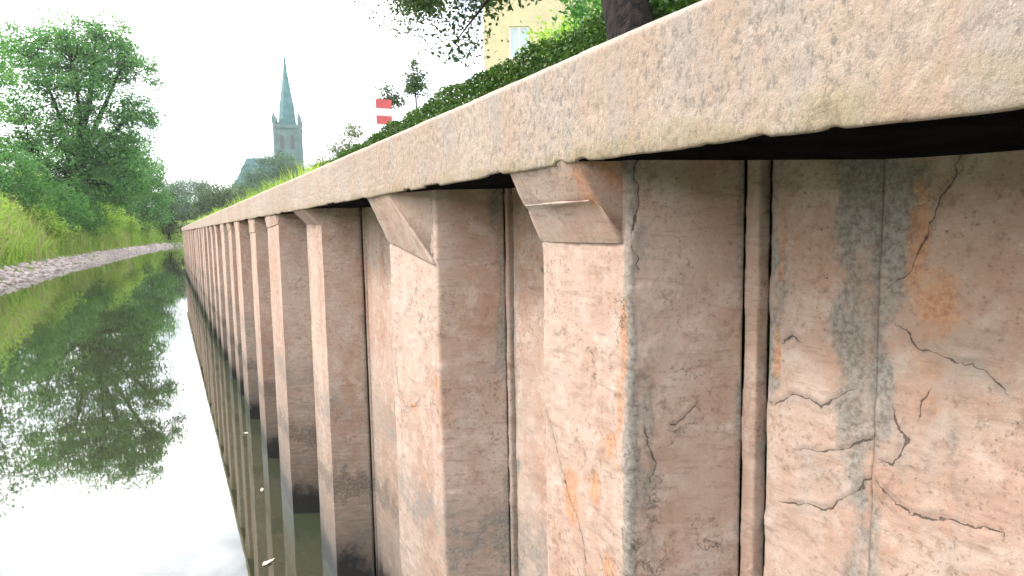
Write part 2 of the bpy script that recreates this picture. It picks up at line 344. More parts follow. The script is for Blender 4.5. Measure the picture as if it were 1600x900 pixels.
def pile_sheet(name, path, key_seg, ds, zl, parent, seams=(), amp=1.0, oname='sheet_pile'):
    """path: plan polyline far->near; key_seg: names of its segments for the wear marks"""
    coarse = ds >= .008 and oname == 'sheet_pile'
    P = resample(path, ds) if not coarse else np.concatenate([resample(path[j:j + 2], ds) for j in range(len(path) - 1)])
    Lp = np.concatenate([[0], np.cumsum(np.hypot(*np.diff(np.array(path), axis=0).T))]); S = np.linspace(0, Lp[-1], len(P)) if not coarse else np.concatenate([[0], np.cumsum(np.hypot(*np.diff(P, axis=0).T))])
    seg = np.clip(np.searchsorted(Lp, S, 'right') - 1, 0, len(path) - 2)
    if coarse: seg = np.concatenate([[j] * len(resample(path[j:j + 2], ds)) for j in range(len(path) - 1)])
    w = max(1, int((.008 if oname == 'sheet_pile' else .004) / ds)); ker = np.ones(2 * w + 1) / (2 * w + 1)
    Pp = np.concatenate([P[0] + (P[0] - P[1]) * np.arange(w, 0, -1)[:, None], P, P[-1] + (P[-1] - P[-2]) * np.arange(1, w + 1)[:, None]])
    if not coarse: P = np.stack([np.convolve(Pp[:, i], ker, 'valid') for i in (0, 1)], 1)
    d = np.gradient(P, axis=0) if not coarse else np.array([np.array(path[j + 1]) - np.array(path[j]) for j in seg]); d /= np.linalg.norm(d, axis=1)[:, None] + 1e-9; nn = np.stack([d[:, 1], -d[:, 0]], 1)
    nc, nr = len(P), len(zl)
    X = np.tile(P, (nr, 1)); NN = np.tile(nn, (nr, 1)); ZZ = np.repeat(zl, nc); SS = np.tile(S, nr); SG = np.tile(seg, nr)
    p3 = np.c_[X, ZZ]
    wear = np.zeros((len(p3), 4)); wear[:, 0] = 1; near_d = np.full(len(p3), 9.)
    fine = ds < .008
    wob = np.c_[fbm(p3 * 40, 4, 31, .65) - .5, fbm(p3 * 40, 4, 36, .65) - .5] * .028 if fine else np.zeros((len(p3), 2))
    for i, key in enumerate(key_seg):
        m = SG == i
        if key is None or not m.any(): continue
        co = np.c_[X[:, 0] if key == 'web' else X[:, 1], ZZ]
        for pl in CRACKS.get(key, []):
            dist = polydist(co[m] + wob[m], pl); cl = np.abs(dist) < near_d[m]; ix = np.flatnonzero(m)[cl]; near_d[ix] = np.abs(dist[cl])
            wear[ix, 0] = .5 + .5 * np.clip(dist[cl] / .03, -1, 1); wear[ix, 3] = np.clip(1 - near_d[ix] / .014, 0, 1)
        for (ct, cz, rt, rz) in ORANGE.get(key, []):
            q = np.hypot((co[m, 0] - ct) / rt, (co[m, 1] - cz) / rz) 
            wear[m, 1] = np.maximum(wear[m, 1], 1 - sstep(.2, 1.5, q))
            q = np.hypot((co[m, 0] - ct) / (rt * .7), (co[m, 1] - cz + rz * 1.6) / (rz * 1.9)); wear[m, 1] = np.maximum(wear[m, 1], .45 * (1 - sstep(.2, 1.4, q)))
    for (s0, wd, st) in seams:
        q = np.abs(SS - s0) / wd
        if fine: q = q + (fbm(p3 * np.array([9, 9, 5]), 4, 17, .65) - .5) * 3.2 * (wd > .025)
        wear[:, 2] = np.maximum(wear[:, 2], st * (1 - sstep(.1, 1.4, q)))
    h = (fbm(p3 * 7, 2, 2) - .5) * .004
    if fine:
        fl = fbm(p3 * np.array([16, 16, 22]), 4, 41)
        h += (fbm(p3 * 60, 4, 3, .6) - .5) * .0012 + sstep(.52, .55, fl) * .0010 + sstep(.62, .64, fl) * .0010
        h -= sstep(.55, .95, wear[:, 3]) * .0016; h += sstep(0, .5, wear[:, 3]) * .0012; h += wear[:, 1] * -.0012
    p3[:, :2] += NN * (h * amp)[:, None]
    i0 = (np.arange(nr - 1)[:, None] * nc + np.arange(nc - 1)[None]).ravel()
    q = np.stack([i0, i0 + 1, i0 + nc + 1, i0 + nc], 1)
    if coarse: q = q[np.tile(seg[:-1] == seg[1:], nr - 1)]
    # rolled edges give the sheet its thickness
    V = [p3]; Q = [q]; W = [wear]; base = len(p3)
    for col in (0, nc - 1):
        idx = np.arange(nr) * nc + col; b = p3[idx].copy(); b[:, :2] -= nn[col] * .012
        V.append(b); W.append(wear[idx]); r = np.arange(nr - 1)
        qq = np.stack([idx[:-1], idx[1:], base + r + 1, base + r], 1); Q.append(qq if col == 0 else qq[:, ::-1]); base += nr
    me = mesh_np(name, np.concatenate(V), np.concatenate(Q), smooth=True, attr={'wear': np.concatenate(W)})
    return link(oname, me, M['rust'], parent)
def zlevels(fine, zf):
    if fine: return np.concatenate([np.arange(-.4, zf, .04), np.arange(zf, ZT, fine), [ZT]])
    return np.concatenate([np.arange(-.4, ZT, .06), [ZT]])
def strip(name, x, t, r, parent, mat, z0=-.4, z1=ZT, n=60, wob=.002):
    z = np.linspace(z0, z1, n); pts = [(x + (a - .5) * wob, t + (b - .5) * wob, c) for a, b, c in zip(vn(np.c_[z * 14, z, z]), vn(np.c_[z * 14, z, z], 4), z)]
    return MB().tube(pts, [r * (.85 + .3 * u) for u in vn(np.c_[z * 40, z, z], 8)], 8).build(name, mat, parent, smooth=True)
def lock(t, w, parent, zl, ds):
    """clutch where two piles hook together: a flat raised strip set off by a slit to each side"""
    p = [(XI + .022, t), (XI - .003, t - .003), (XI - .001, t - w + .003), (XI + .022, t - w)]
    return pile_sheet('interlock', p, [None] * 3, ds, zl, parent, [(0, .024, .8), (.05 + w, .024, .8)], oname='interlock')
for i, (tf, tn, xo) in enumerate(PANS):
    near = i in (0, 1, 2); ds = .004 if i in (0, 1) else (.0055 if i == 2 else (.012 if i < 6 else .04))
    zl = zlevels(.004, 1.0) if i in (0, 1) else (zlevels(.0055, .85) if i == 2 else zlevels(0, 0))
    wf = .30 if i == 0 else WD                                 # the nearest pile has a flatter web
    keys = {0: ['near', None, None], 1: [None, 'flange5', 'web'], 2: [None, 'flange4', None]}.get(i, [None] * 3)
    path = [(XI - .004, tf + wf + (.03 if i == 0 else 0)), (xo, tf), (xo, tn), (XI - .004, tn - WD)]
    if i == 0: path = [(XI - .004, .5), (XI - .012, .16), (xo, tf), (xo, tn), (XI - .004, tn - WD)]; keys = ['near', None, None, None]
    Ls = [math.dist(path[j], path[j + 1]) for j in range(3)]
    seams = {0: [(0, .04, 1), (.1, .02, .3)], 1: [(Ls[0] + Ls[1], .022, 1.), (sum(Ls), .018, .8), (Ls[0] + Ls[1] + .03, .03, .5)], 2: [(sum(Ls), .03, .8)]}.get(i, [(sum(Ls), .03, .7)])
    pile_sheet('outer_pile', path, keys, ds, zl, wall, seams)
    if i:                                                      # the inner pile between this pan and the nearer one
        nf = .5 if i == 1 else PANS[i - 1][0] + WD
        w_ = {1: .030, 2: .018}.get(i, .02)
        ip = [(XI + .024, tn - WD - w_ - .008), (XI + .006, tn - WD - w_ - .011), (XI + .006, nf + .006)]
        L = math.dist(ip[1], ip[2])
        zi = zlevels(.004, 1.1) if i == 1 else (zlevels(.0055, .85) if i == 2 else zlevels(0, 0))
        o = pile_sheet('inner_pile', ip, [None, 'inner' if i == 1 else None], .004 if i == 1 else (.006 if i == 2 else .03), zi, wall,
                       [(0, .05, .9), (L, .045, 1)])
        lock(tn - WD + .001, w_, o, zi, .003 if i < 3 else .012)

# coping beam: grid along the wall, section face / top / soffit
XC, ZB, ZTOP = .563, 1.852, 2.012
tt = np.concatenate([np.arange(-3, .15, .06), np.arange(.15, 1.9, .005), np.arange(1.9, 4.5, .02), np.arange(4.5, 32.6, .15), [32.6]])
face = [(XC + .010, ZB + .001), (XC + .003, ZB)] + [(XC + .001 * (1 - (k_ / 3)), ZB + .003 + .004 * k_) for k_ in range(3)] + [(XC, z_) for z_ in np.linspace(ZB + .018, ZTOP - .010, 30)] + [(XC + .001, ZTOP - .006), (XC + .004, ZTOP - .001), (XC + .009, ZTOP), (XC + .05, ZTOP + .001), (XC + .2, ZTOP), (.925, ZTOP), (.925, 1.9)]
fs = np.array(face); nr, nc = len(fs), len(tt)
p3 = np.c_[np.repeat(fs[:, 0], nc), np.tile(tt, nr), np.repeat(fs[:, 1], nc)]
fx = np.clip((.60 - p3[:, 0]) / .03, 0, 1)
lowedge = sstep(1.88, 1.853, p3[:, 2])
chip = sstep(.60, .72, fbm(np.c_[p3[:, 1] * 14, p3[:, 2] * 3, p3[:, 0] * 0], 3, 77)) * lowedge
pit = sstep(.66, .8, vn(p3 * 75, 12)) * .0022 + sstep(.62, .75, vn(p3 * 140, 14)) * .0012
disp = (fbm(p3 * 6, 2, 6) - .5) * .004 + (fbm(p3 * 60, 3, 8, .6) - .5) * .0016 - pit * .6
notch = np.exp(-((p3[:, 1] - .405) / .010) ** 2) * lowedge
p3[:, 0] -= disp * fx; p3[:, 0] += notch * .004
edge_low = sstep(1.878, 1.853, p3[:, 2]); p3[:, 2] += edge_low * (chip * .005 + notch * .004 + (fbm(np.c_[p3[:, 1] * 8, p3[:, 1] * 0, p3[:, 1] * 0], 4, 90) - .5) * .005) * fx
dzo = np.interp(p3[:, 1], [.2, .3, .48, .79, 1.1, 1.84], [-.022, -.019, -.012, -.004, -.002, 0]); p3[:, 2] += dzo * sstep(1.95, 1.86, p3[:, 2]) * (p3[:, 0] < .8)
topm = sstep(1.99, 2.01, p3[:, 2]); p3[:, 2] += topm * (fbm(np.c_[p3[:, 1] * 10, p3[:, 0] * 10, p3[:, 1] * 0], 4, 91) - .5) * .004
i0 = (np.arange(nr - 1)[:, None] * nc + np.arange(nc - 1)[None]).ravel()
q = np.stack([i0, i0 + nc, i0 + nc + 1, i0 + 1], 1)
cop = link('coping', mesh_np('coping', p3, q, smooth=True), M['concrete'], wall)
mb = MB(); mb.add([(XC + .010, 32.6, ZB), (XC, 32.6, ZB + .02), (XC, 32.6, ZTOP - .01), (XC + .013, 32.6, ZTOP), (.925, 32.6, ZTOP), (.925, 32.6, ZB)], [tuple(range(6))[::-1]])
mb.build('end_face', M['concrete'], cop)
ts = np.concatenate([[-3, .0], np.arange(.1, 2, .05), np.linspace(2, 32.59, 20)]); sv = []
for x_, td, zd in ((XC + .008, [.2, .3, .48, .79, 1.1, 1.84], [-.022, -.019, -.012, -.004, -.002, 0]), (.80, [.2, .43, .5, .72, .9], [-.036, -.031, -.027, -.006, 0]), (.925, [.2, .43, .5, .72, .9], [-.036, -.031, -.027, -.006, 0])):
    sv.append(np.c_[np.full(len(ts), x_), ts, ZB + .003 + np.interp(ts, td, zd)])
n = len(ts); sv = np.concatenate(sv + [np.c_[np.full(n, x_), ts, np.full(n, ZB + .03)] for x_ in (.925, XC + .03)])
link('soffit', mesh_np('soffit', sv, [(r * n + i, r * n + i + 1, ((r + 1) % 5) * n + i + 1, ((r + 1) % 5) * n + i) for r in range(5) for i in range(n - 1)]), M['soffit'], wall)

# wedge brackets between pile and coping
def bracket(tf, tn, xo, zf, zn, zmid=None, mat=M['rust'], cut=0.):
    g = 5; nrow = 14; ncol = 20; V = []; a = np.linspace(0, 1, ncol); b_ = np.linspace(0, 1, nrow)
    for v in b_:
        for u in a:
            tq = tf + (tn + cut * v - tf) * u; zb_ = zf + (zn - zf) * u; z = zb_ + (ZB + .004 - zb_) * v; x = xo - .004 + (XC + .012 - xo) * v
            if zmid: x -= .004 * (v > zmid)
            V.append((x, tq, z))
    V = np.array(V); V[:, 0] -= (fbm(V * 40, 3, 5) - .5) * .006 * 1
    q = [(r * ncol + c, r * ncol + c + 1, (r + 1) * ncol + c + 1, (r + 1) * ncol + c) for r in range(nrow - 1) for c in range(ncol - 1)]
    base = len(V); back = []
    for c in (0, ncol - 1): back += [(xo + .01, V[c][1], V[c][2] - .002), (xo + .01, V[c][1], ZB + .004)]
    V = np.concatenate([V, back]); T = []; o0 = base
    for r in range(nrow - 1):
        T.append((r * ncol, (r + 1) * ncol, o0)); T.append((r * ncol + ncol - 1, o0 + 2, (r + 1) * ncol + ncol - 1))
    T.append(((nrow - 1) * ncol, o0 + 1, o0)); T.append(((nrow - 1) * ncol + ncol - 1, o0 + 2, o0 + 3))
    q.append((0, o0, o0 + 2, ncol - 1))
    w = np.zeros((len(V), 4)); w[:, 0] = 1
    if tf < 1.2: w[:, 1] = (V[:, 1] < tn + .05) * (V[:, 2] > 1.78) * .8
    return link('bracket', mesh_np('bracket', V, q, T, smooth=False, attr={'wear': w}), mat, wall)
for i, (tf, tn, xo) in enumerate(PANS[:14]):
    if i == 0: continue
    zf, zn = {1: (1.722, 1.722), 2: (1.712, 1.652)}.get(i, (1.77 + .03 * math.sin(i * 2.3), 1.77 + .03 * math.cos(i * 1.7)))
    br = bracket(tf - .002, tn + (.012 if i == 1 else .004), xo, zf, zn, .5 if i == 1 else None, cut={1: .03, 2: .2}.get(i, .04))
    if i == 1: MB().tube([(.5965 + .0012 * math.sin(k_ * 2), 1.055 - .026 * k_, 1.7905) for k_ in range(9)], [.0025 + .0012 * math.sin(k_ * 5.1) for k_ in range(9)], 6).build('weld_seam', M['rust'], br)

# ------------------------------------------------------------------ foliage
def leaves(C, size, seed, name, mat, parent, up=.3, asp=.55, tint=None, droop=0.):
    """one small bent leaf (two triangles each half) per centre"""
    g = np.random.default_rng(seed); n = len(C); size = np.asarray(size) * np.ones(n) * g.uniform(.65, 1.35, n)
    nn = g.normal(size=(n, 3)); nn[:, 2] += up * 2; nn /= np.linalg.norm(nn, axis=1)[:, None]
    d = g.normal(size=(n, 3)); d[:, 2] -= droop; d -= nn * (d * nn).sum(1)[:, None]; d /= np.linalg.norm(d, axis=1)[:, None] + 1e-9
    s = np.cross(nn, d); L = size[:, None]
    V = np.stack([C - d * L * .5, C + s * L * asp * .5 - d * L * .05 + nn * L * .08, C + d * L * .5, C - s * L * asp * .5 - d * L * .05 + nn * L * .08], 1).reshape(-1, 3)
    b = np.arange(n)[:, None] * 4; T = np.concatenate([b + [0, 1, 2], b + [0, 2, 3]])
    if tint is None: tint = g.random(n)
    tint = np.clip(tint + g.normal(0, .15, n), 0, 1); w = np.repeat(np.c_[tint, tint, tint, np.ones(n)], 4, 0)
    return link(name, mesh_np(name, V, tris=T, attr={'tint': w}), mat, parent)
def tree(name, label, cat, base, lobes, nclump, per, leaf, crad, mat, tr, seed, group=None, fork=None, bark='bark', up=.3, sq=.7, shell=.55, limb=1.):
    g = np.random.default_rng(seed); root = empty(name, base, label, cat, group)
    base = np.array(base, float); lob = np.array([(x, y, z, rx, rz) for x, y, z, rx, rz in lobes])
    vol = lob[:, 3] ** 2 * lob[:, 4]; pr = vol ** .75; pr /= pr.sum()
    mb = MB(); zlo = lob[:, 2].min(); zhi = (lob[:, 2] + lob[:, 4] * .5).max(); fz = fork or base[2] + (zlo - base[2]) * .7
    cx, cy = (lob[:, 0] * pr).sum(), (lob[:, 1] * pr).sum()
    F = np.array([base[0] + (cx - base[0]) * .25, base[1] + (cy - base[1]) * .25, fz])
    mid = (base + F) / 2 + np.r_[g.normal(0, tr * .5, 2), 0]
    mb.tube([base - [0, 0, .1], base + [0, 0, tr], mid, F], [tr * 1.45, tr * 1.05, tr * .9, tr * .8], 10)
    nodes = []
    for L in lob:
        c = L[:3]; m = F * .5 + c * .5 + g.normal(0, .12, 3) * L[3]; m[2] = F[2] + (c[2] - F[2]) * .55
        e = c + np.array([0, 0, L[4] * .45]); k_ = .34 + .3 * g.random()
        mb.tube([F - [0, 0, tr * .3], m, c, e], [tr * .62, tr * k_ * limb, tr * .22 * limb, tr * .06 * limb], 6)
        for u in np.linspace(0, 1, 5): nodes += [F + (m - F) * u, m + (c - m) * u, c + (e - c) * u]
    nodes = np.array(nodes); C = []; T = []
    li = g.choice(len(lob), nclump, p=pr)
    for i in li:
        L = lob[i]; v = g.normal(size=3); v /= np.linalg.norm(v); r = g.random() ** (1 / 3) * (1 - shell) + shell if g.random() < .75 else g.random()
        r *= .8 + .35 * vn((v * 1.7 + L[:3])[None], seed)[0]
        c = L[:3] + v * r * np.array([L[3], L[3], L[4]])
        k_ = nodes[np.argmin(((nodes - c) ** 2).sum(1))]
        mb.tube([k_, (k_ + c) / 2 + g.normal(0, .06, 3) * np.linalg.norm(c - k_), c], [tr * .1, tr * .07, tr * .025], 4)
        m = int(per * g.uniform(.5, 1.5)); o = g.normal(size=(m, 3)) * crad * g.uniform(.6, 1.3) * np.array([1, 1, sq])
        C.append(c + o); T.append(np.full(m, np.clip(g.normal(.45, .25), 0, 1)))
    mb.build('trunk', M[bark], root, smooth=True)
    leaves(np.concatenate(C), leaf, seed + 1, 'crown', mat, root, up=up, tint=np.concatenate(T))
    return root

# opposite bank
tree('riverside_tree', 'tall leafy tree leaning over the water from the left bank', 'tree', (-6.2, 58, 2.3),
     [(-3.83, 58, 16.4, 2.6, 1.9), (-2.3, 58.5, 14.6, 2.6, 1.8), (-5.24, 57, 13.2, 2.6, 2.3), (-1.75, 57.5, 10.9, 1.7, 1.4), (-4.3, 58, 9.3, 3.0, 2.2), (-2.52, 57, 7.9, 2.1, 1.8), (-5.31, 58, 6.3, 3.2, 2.1), (-3.1, 57.5, 5.4, 2.2, 1.6), (-7.6, 59, 14.4, 3.1, 3.0), (-8.8, 60, 8.6, 3.6, 3.6)],
     950, 60, .21, .42, M['leaf_tree'], .34, 11, fork=6.)
tree('riverside_tree', 'dense round tree at the far left, mostly cut off by the picture edge', 'tree', (-12, 50, 2.4),
     [(-11, 50, 12, 3.4, 3.4), (-12, 50, 7, 3.4, 3.2), (-9.2, 49, 6, 2.4, 2.4), (-14, 51, 10, 3.4, 3.6)], 330, 60, .22, .45, M['leaf_tree'], .3, 13)
tree('riverside_tree', 'bushy mid-green tree on the left bank behind the leaning tall tree', 'tree', (-4.2, 86, 2.4),
     [(-2.1, 86, 9.6, 2.2, 3.0), (-1.4, 86, 6.4, 1.8, 2.5), (-3.5, 86, 6.4, 2.2, 2.8), (-2, 85, 4.0, 2.2, 1.7), (-6, 88, 9, 3, 3.5)], 330, 55, .24, .45, M['leaf_tree'], .22, 17)
tree('riverside_tree', 'dark narrow tree at the bend where the left bank meets the water', 'tree', (.2, 101.5, 1.0),
     [(.4, 101, 5.6, 1.1, 2.3), (1.0, 101, 3.3, 1.5, 2.2), (-.4, 101, 3.6, 1.5, 2.4)], 130, 50, .24, .4, M['leaf_dark'], .15, 19)
UB = [(-5.6, 50, 3.6, 1.9, 'leaf_tree', 'broad bush at the foot of the leaning tall tree'), (-4.3, 57, 4.2, 1.9, 'leaf_tree', 'tall bush growing right under the leaning tall tree'),
      (-8.5, 46, 3.9, 2.2, 'leaf_tree', 'wide bush at the left edge of the sloping bank'), (-3.6, 66, 3.8, 1.7, 'leaf_lime', 'yellow-green bush between the two bigger bank trees'),
      (-3.2, 75, 3.2, 1.4, 'leaf_lime', 'bright low bush halfway along the left bank'), (-1.9, 88, 2.9, 1.3, 'leaf_lime', 'bright low bush farthest along the left bank'),
      (-6.4, 45.5, 2.2, .9, 'leaf_lime', 'pale weedy bush nearest on the sloping left bank'), (-8, 63, 4.6, 3.0, 'leaf_dark', 'dark thicket behind the trunk of the leaning tall tree'), (-6.4, 74, 4.6, 2.8, 'leaf_dark', 'dark thicket behind the middle of the left bank')]
for j, (x, y, z, r, mt, lb) in enumerate(UB):
    xs_ = float(np.interp(y, [p[1] for p in SH[:8]], [p[0] for p in SH[:8]])); x = min(x, xs_ - 1.2 - r * .6); gz = float(np.interp(xs_ - x, D, Z)); z = gz + r * .62
    tree('bank_bush', lb, 'bush', (x, y, gz - .1), [(x, y, z, r, r * .85), (x + r * .5, y + .8, z - r * .35, r * .75, r * .6), (x - r * .6, y - .5, z - r * .3, r * .8, r * .65)],
         int(60 + 50 * r), 48, .17, .32, M[mt], .05, 123 + j * 2, 'bushes on the left bank', sq=.8)
# far trees beyond the bend
FAR = [((20, 150, 2.6), [(19.0, 150, 15.0, 4.2, 3.0), (22.8, 150, 16.0, 3.8, 2.8), (16.3, 150, 11.6, 3.6, 2.8), (25.5, 151, 14.4, 2.6, 2.6), (20, 149, 9, 5, 4)], 'large tree in front of the church tower foot', 'leaf_far', 300),
       ((7, 112, 2.2), [(7.4, 112, 6.8, 2.3, 2.3), (5.8, 112, 5.0, 2.0, 1.8), (8.7, 112, 5.8, 2.1, 2.0)], 'small dark round tree standing on the far bank over the wall end', 'leaf_dark', 170),
       ((13, 120, 2.3), [(13, 120, 7, 2.6, 2.6), (16, 121, 6, 2.4, 2.4)], 'low dark tree right of the small round tree on the far bank', 'leaf_dark', 120),
       ((5, 190, 2.7), [(4.8, 190, 12.3, 4.4, 3.6), (7.9, 190, 13.6, 3.6, 2.5), (6.1, 189, 8.8, 5.4, 3.6)], 'hazy tall tree far down the canal', 'leaf_far', 200),
       ((1.5, 196, 2.7), [(1.6, 196, 12.2, 3.2, 3.2), (0, 196, 8, 4, 4)], 'hazy tree at the left end of the distant row', 'leaf_far', 130),
       ((11, 192, 2.7), [(11, 192, 12.0, 3.8, 2.8), (13, 192, 8.5, 4.2, 3.4)], 'hazy tree at the right end of the distant row', 'leaf_far', 130),
       ((30, 160, 2.7), [(30, 160, 11, 4, 4), (34, 160, 9, 4, 4)], 'hazy low tree to the right of the church tower', 'leaf_far', 130),
       ((-7, 130, 2.6), [(-6, 130, 12, 4, 4), (-3, 129, 9, 3.5, 4), (-9, 131, 10, 4, 5)], 'hazy tree behind the left bank trees', 'leaf_far', 200),
       ((3.2, 124, 2.3), [(3.0, 124, 5.2, 2.2, 2.4), (4.8, 124, 4.4, 1.8, 2.0)], 'low green tree closing the view above the bend', 'leaf_far', 110)]
for j, (b, lo, lb, mt, nc_) in enumerate(FAR):
    tree('distant_tree', lb, 'tree', b, lo, nc_, 42, .42, .8, M[mt], .25, 40 + j * 3, 'trees beyond the bend')

# grass, reeds and stones on the bank
def blades(name, base, h, w, seed, mat, label, cat):
    g = np.random.default_rng(seed); n = len(base); a = g.uniform(0, 6.28, n); d = np.c_[np.cos(a), np.sin(a), np.zeros(n)]
    L = h * g.uniform(.5, 1.4, n); ln = g.normal(0, .3, (n, 2)) * L[:, None]
    top = base + np.c_[ln, L]; mid = base + np.c_[ln * .3, L * .6]; ww = (w * g.uniform(.6, 1.4, n))[:, None]
    V = np.stack([base - d * ww, base + d * ww, mid + d * ww * .8, top, mid - d * ww * .8], 1).reshape(-1, 3)
    b = np.arange(n)[:, None] * 5; T = np.concatenate([b + [0, 1, 2], b + [0, 2, 4], b + [4, 2, 3]])
    t_ = np.clip(vn(base * .6, 3) * .9 + g.normal(0, .2, n), 0, 1)
    return tag(link(name, mesh_np(name, V, tris=T, attr={'tint': np.repeat(np.c_[t_, t_, t_, np.ones(n)], 5, 0)}), mat), label, cat, kind='stuff')
def bank_points(n, d0, d1, s0, s1, seed):
    g = np.random.default_rng(seed); i = g.uniform(s0, s1, n); d = g.uniform(d0, d1, n)
    ii = i.astype(int); fr = (i - ii)[:, None]; P = sh[ii] * (1 - fr) + sh[ii + 1] * fr + nrm[ii] * d[:, None]
    return np.c_[P, np.interp(d, D, Z) - .03]
s_at = lambda y: int(np.argmin(np.abs(sh[:, 1] - y) + (np.abs(sh[:, 0]) > 12) * 99))
blades('grass', bank_points(30000, .9, 8, s_at(18), s_at(103), 3), .75, .03, 4, M['grass'], 'bright green tall grass covering the slope of the left bank', 'grass')
blades('reeds', bank_points(2600, .8, 4.5, s_at(20), s_at(75), 5), 1.1, .025, 6, M['reed'], 'straw coloured weeds among the grass on the left bank', 'weeds')
wp = bank_points(42000, .9, 6.5, s_at(22), s_at(103), 15); hw_ = 2.3 * sstep(.25, .75, fbm(wp * np.array([.7, .7, 0]), 3, 66)) * np.interp(wp[:, 2], [.4, 1.6, 3], [.35, .9, 1.15])
wp[:, 2] += hw_ * (1 - np.random.default_rng(5).random(len(wp)) ** 1.7)
tag(leaves(wp, .17, 67, 'bank_weeds', M['leaf_lime'], None, up=.5, tint=fbm(wp * np.array([.5, .5, .5]), 3, 12)), 'bright green leafy weeds spread over the slope of the left bank', 'weeds', kind='stuff')
ico = bpy.data.meshes.new('tmp_ico'); import bmesh
bm = bmesh.new(); bmesh.ops.create_icosphere(bm, subdivisions=1, radius=1); iv = np.array([v.co[:] for v in bm.verts]); itri = np.array([[v.index for v in f.verts] for f in bm.faces]); bm.free()
bpy.data.meshes.remove(ico)
SP = bank_points(2600, -.25, .85, s_at(14), s_at(103), 8); V = []; T = []
for j, p in enumerate(SP):
    s = rng.uniform(.07, .24) * np.array([1, rng.uniform(.7, 1.3), rng.uniform(.5, .8)]); v = iv * s * rng.uniform(.75, 1.2, (len(iv), 1))
    V.append(v + p); T.append(itri + j * len(iv))
tag(link('riprap', mesh_np('riprap', np.concatenate(V), tris=np.concatenate(T)), M['stone']), 'grey stones strewn along the waterline of the left bank', 'stones', kind='stuff')

# quay side: grass tufts behind the coping, hedge, trees
g = np.random.default_rng(21)
tb = np.c_[g.uniform(.935, 1.25, 7000), 5.0 + 26 * g.random(7000) ** 1.5, np.full(7000, 1.96)]; tb = tb[fbm(np.c_[tb[:, 1] * 2.5, tb[:, 0], tb[:, 2]], 3, 8) > .42]
blades('grass', tb, .265, .005, 22, M['grass'], 'yellow-green grass tufts behind the coping of the wall', 'grass')
hedge = empty('hedge', (1.95, 3.5, 1.965), 'clipped dark green hedge behind the coping', 'hedge')
n = 110000; hy = g.uniform(.3, 8.2, n); u = g.random(n)
htop = lambda y: np.interp(y, [0, 2.5, 3.8, 4.6, 5.2, 5.7, 6.4, 7.4], [2.60, 2.62, 2.64, 2.61, 2.58, 2.56, 2.54, 2.52]) + .012 * np.sin(y * 5.1) + .010 * np.sin(y * 11.3 + 1)
H = htop(hy) - 1.98; hx = np.where(u < .5, 1.60 + np.abs(g.normal(0, .045, n)), np.where(u < .85, g.uniform(1.6, 2.3, n), 2.3 - np.abs(g.normal(0, .04, n))))
hz = np.where((u >= .5) & (u < .85), 1.98 + H * (1 - np.abs(g.normal(0, .06, n))), 1.98 + H * g.random(n))
C = np.c_[hx, hy, hz]; bul = (fbm(C * np.array([4, 4, 4]), 3, 55) - .5) * .07; C[:, 0] -= np.where(u < .5, bul, 0); C[:, 2] += np.where((u >= .5) & (u < .85), bul * .8, 0)
tn_ = np.where((u >= .5) & (u < .85), .75, .35) * 0 + fbm(C * 5, 3, 3)
leaves(C, .025, 61, 'foliage', M['leaf_hedge'], hedge, up=.4, tint=tn_)
mb = MB()
for y in np.arange(.45, 8.1, .22): 
    hh = float(htop(y)) - .12
    mb.tube([(1.95, y, 1.96), (1.93 + g.normal(0, .05), y + g.normal(0, .05), 2.3), (1.95 + g.normal(0, .12), y + g.normal(0, .1), hh)], [.018, .012, .005], 5)
tag(mb.build('stems', M['bark'], hedge), kind='stuff')
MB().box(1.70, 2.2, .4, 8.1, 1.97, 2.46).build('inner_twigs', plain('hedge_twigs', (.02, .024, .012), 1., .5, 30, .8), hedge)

tree('lime_tree', 'near tree with a dark trunk in front of the hedge and branches hanging over it', 'tree', (1.42, 1.66, 1.96),
     [(2.5, 7.3, 4.45, .42, .28), (2.5, 6.4, 4.05, .42, .28), (2.5, 5.75, 3.9, .4, .25), (2.5, 5.75, 3.5, .15, .22), (2.5, 5.2, 3.85, .35, .25), (2.5, 4.7, 3.78, .35, .2), (2.2, 3.9, 4.3, .6, .4), (2.4, 2.6, 4.6, 1.2, .8), (3.2, 4.6, 4.8, 1.0, .6), (1.6, 1.9, 5.3, 1.4, .9), (2.4, 5.6, 5.2, 1.6, .8)],
     600, 105, .05, .12, M['leaf_dark'], .092, 71, fork=3.25, sq=.8, limb=.25)
for j, (b, lo, lb, mt) in enumerate([((5.6, 9.2, 1.96), [(5.6, 9, 4.6, .28, .26), (6.0, 9.1, 4.7, .34, .28), (6.5, 9.2, 4.9, .4, .3), (7.0, 9.5, 5.1, .45, .4)], 'yellow-green shrub in front of the yellow house', 'leaf_lime'),
                                 ((5.0, 6.6, 1.96), [(5.0, 6.6, 4.6, .6, .6), (5.5, 6.4, 4.2, .6, .6), (4.6, 6.3, 3.9, .5, .5), (5.8, 6.0, 5.0, .6, .6)], 'mid-green shrub to the left of the near trunk', 'leaf_tree'),
                                 ((3.2, 2.7, 1.96), [(3.2, 2.8, 3.4, .5, .6), (3.5, 2.3, 3.9, .5, .6), (3.0, 2.2, 3.2, .5, .5)], 'green shrub to the right of the near trunk', 'leaf_tree')]):
    tree('garden_shrub', lb, 'shrub', b, lo, 110, 55, .07, .15, M[mt], .04, 80 + j, 'shrubs behind the hedge')
tree('slender_tree', 'slender young tree with a small crown seen above the hedge', 'tree', (9.15, 25, 1.96), [(9.02, 25, 7.75, .42, .5), (9.09, 25, 7.4, .45, .28), (9.05, 25, 8.25, .2, .3)], 60, 26, .11, .14, M['leaf_dark'], .045, 91, fork=7.0)
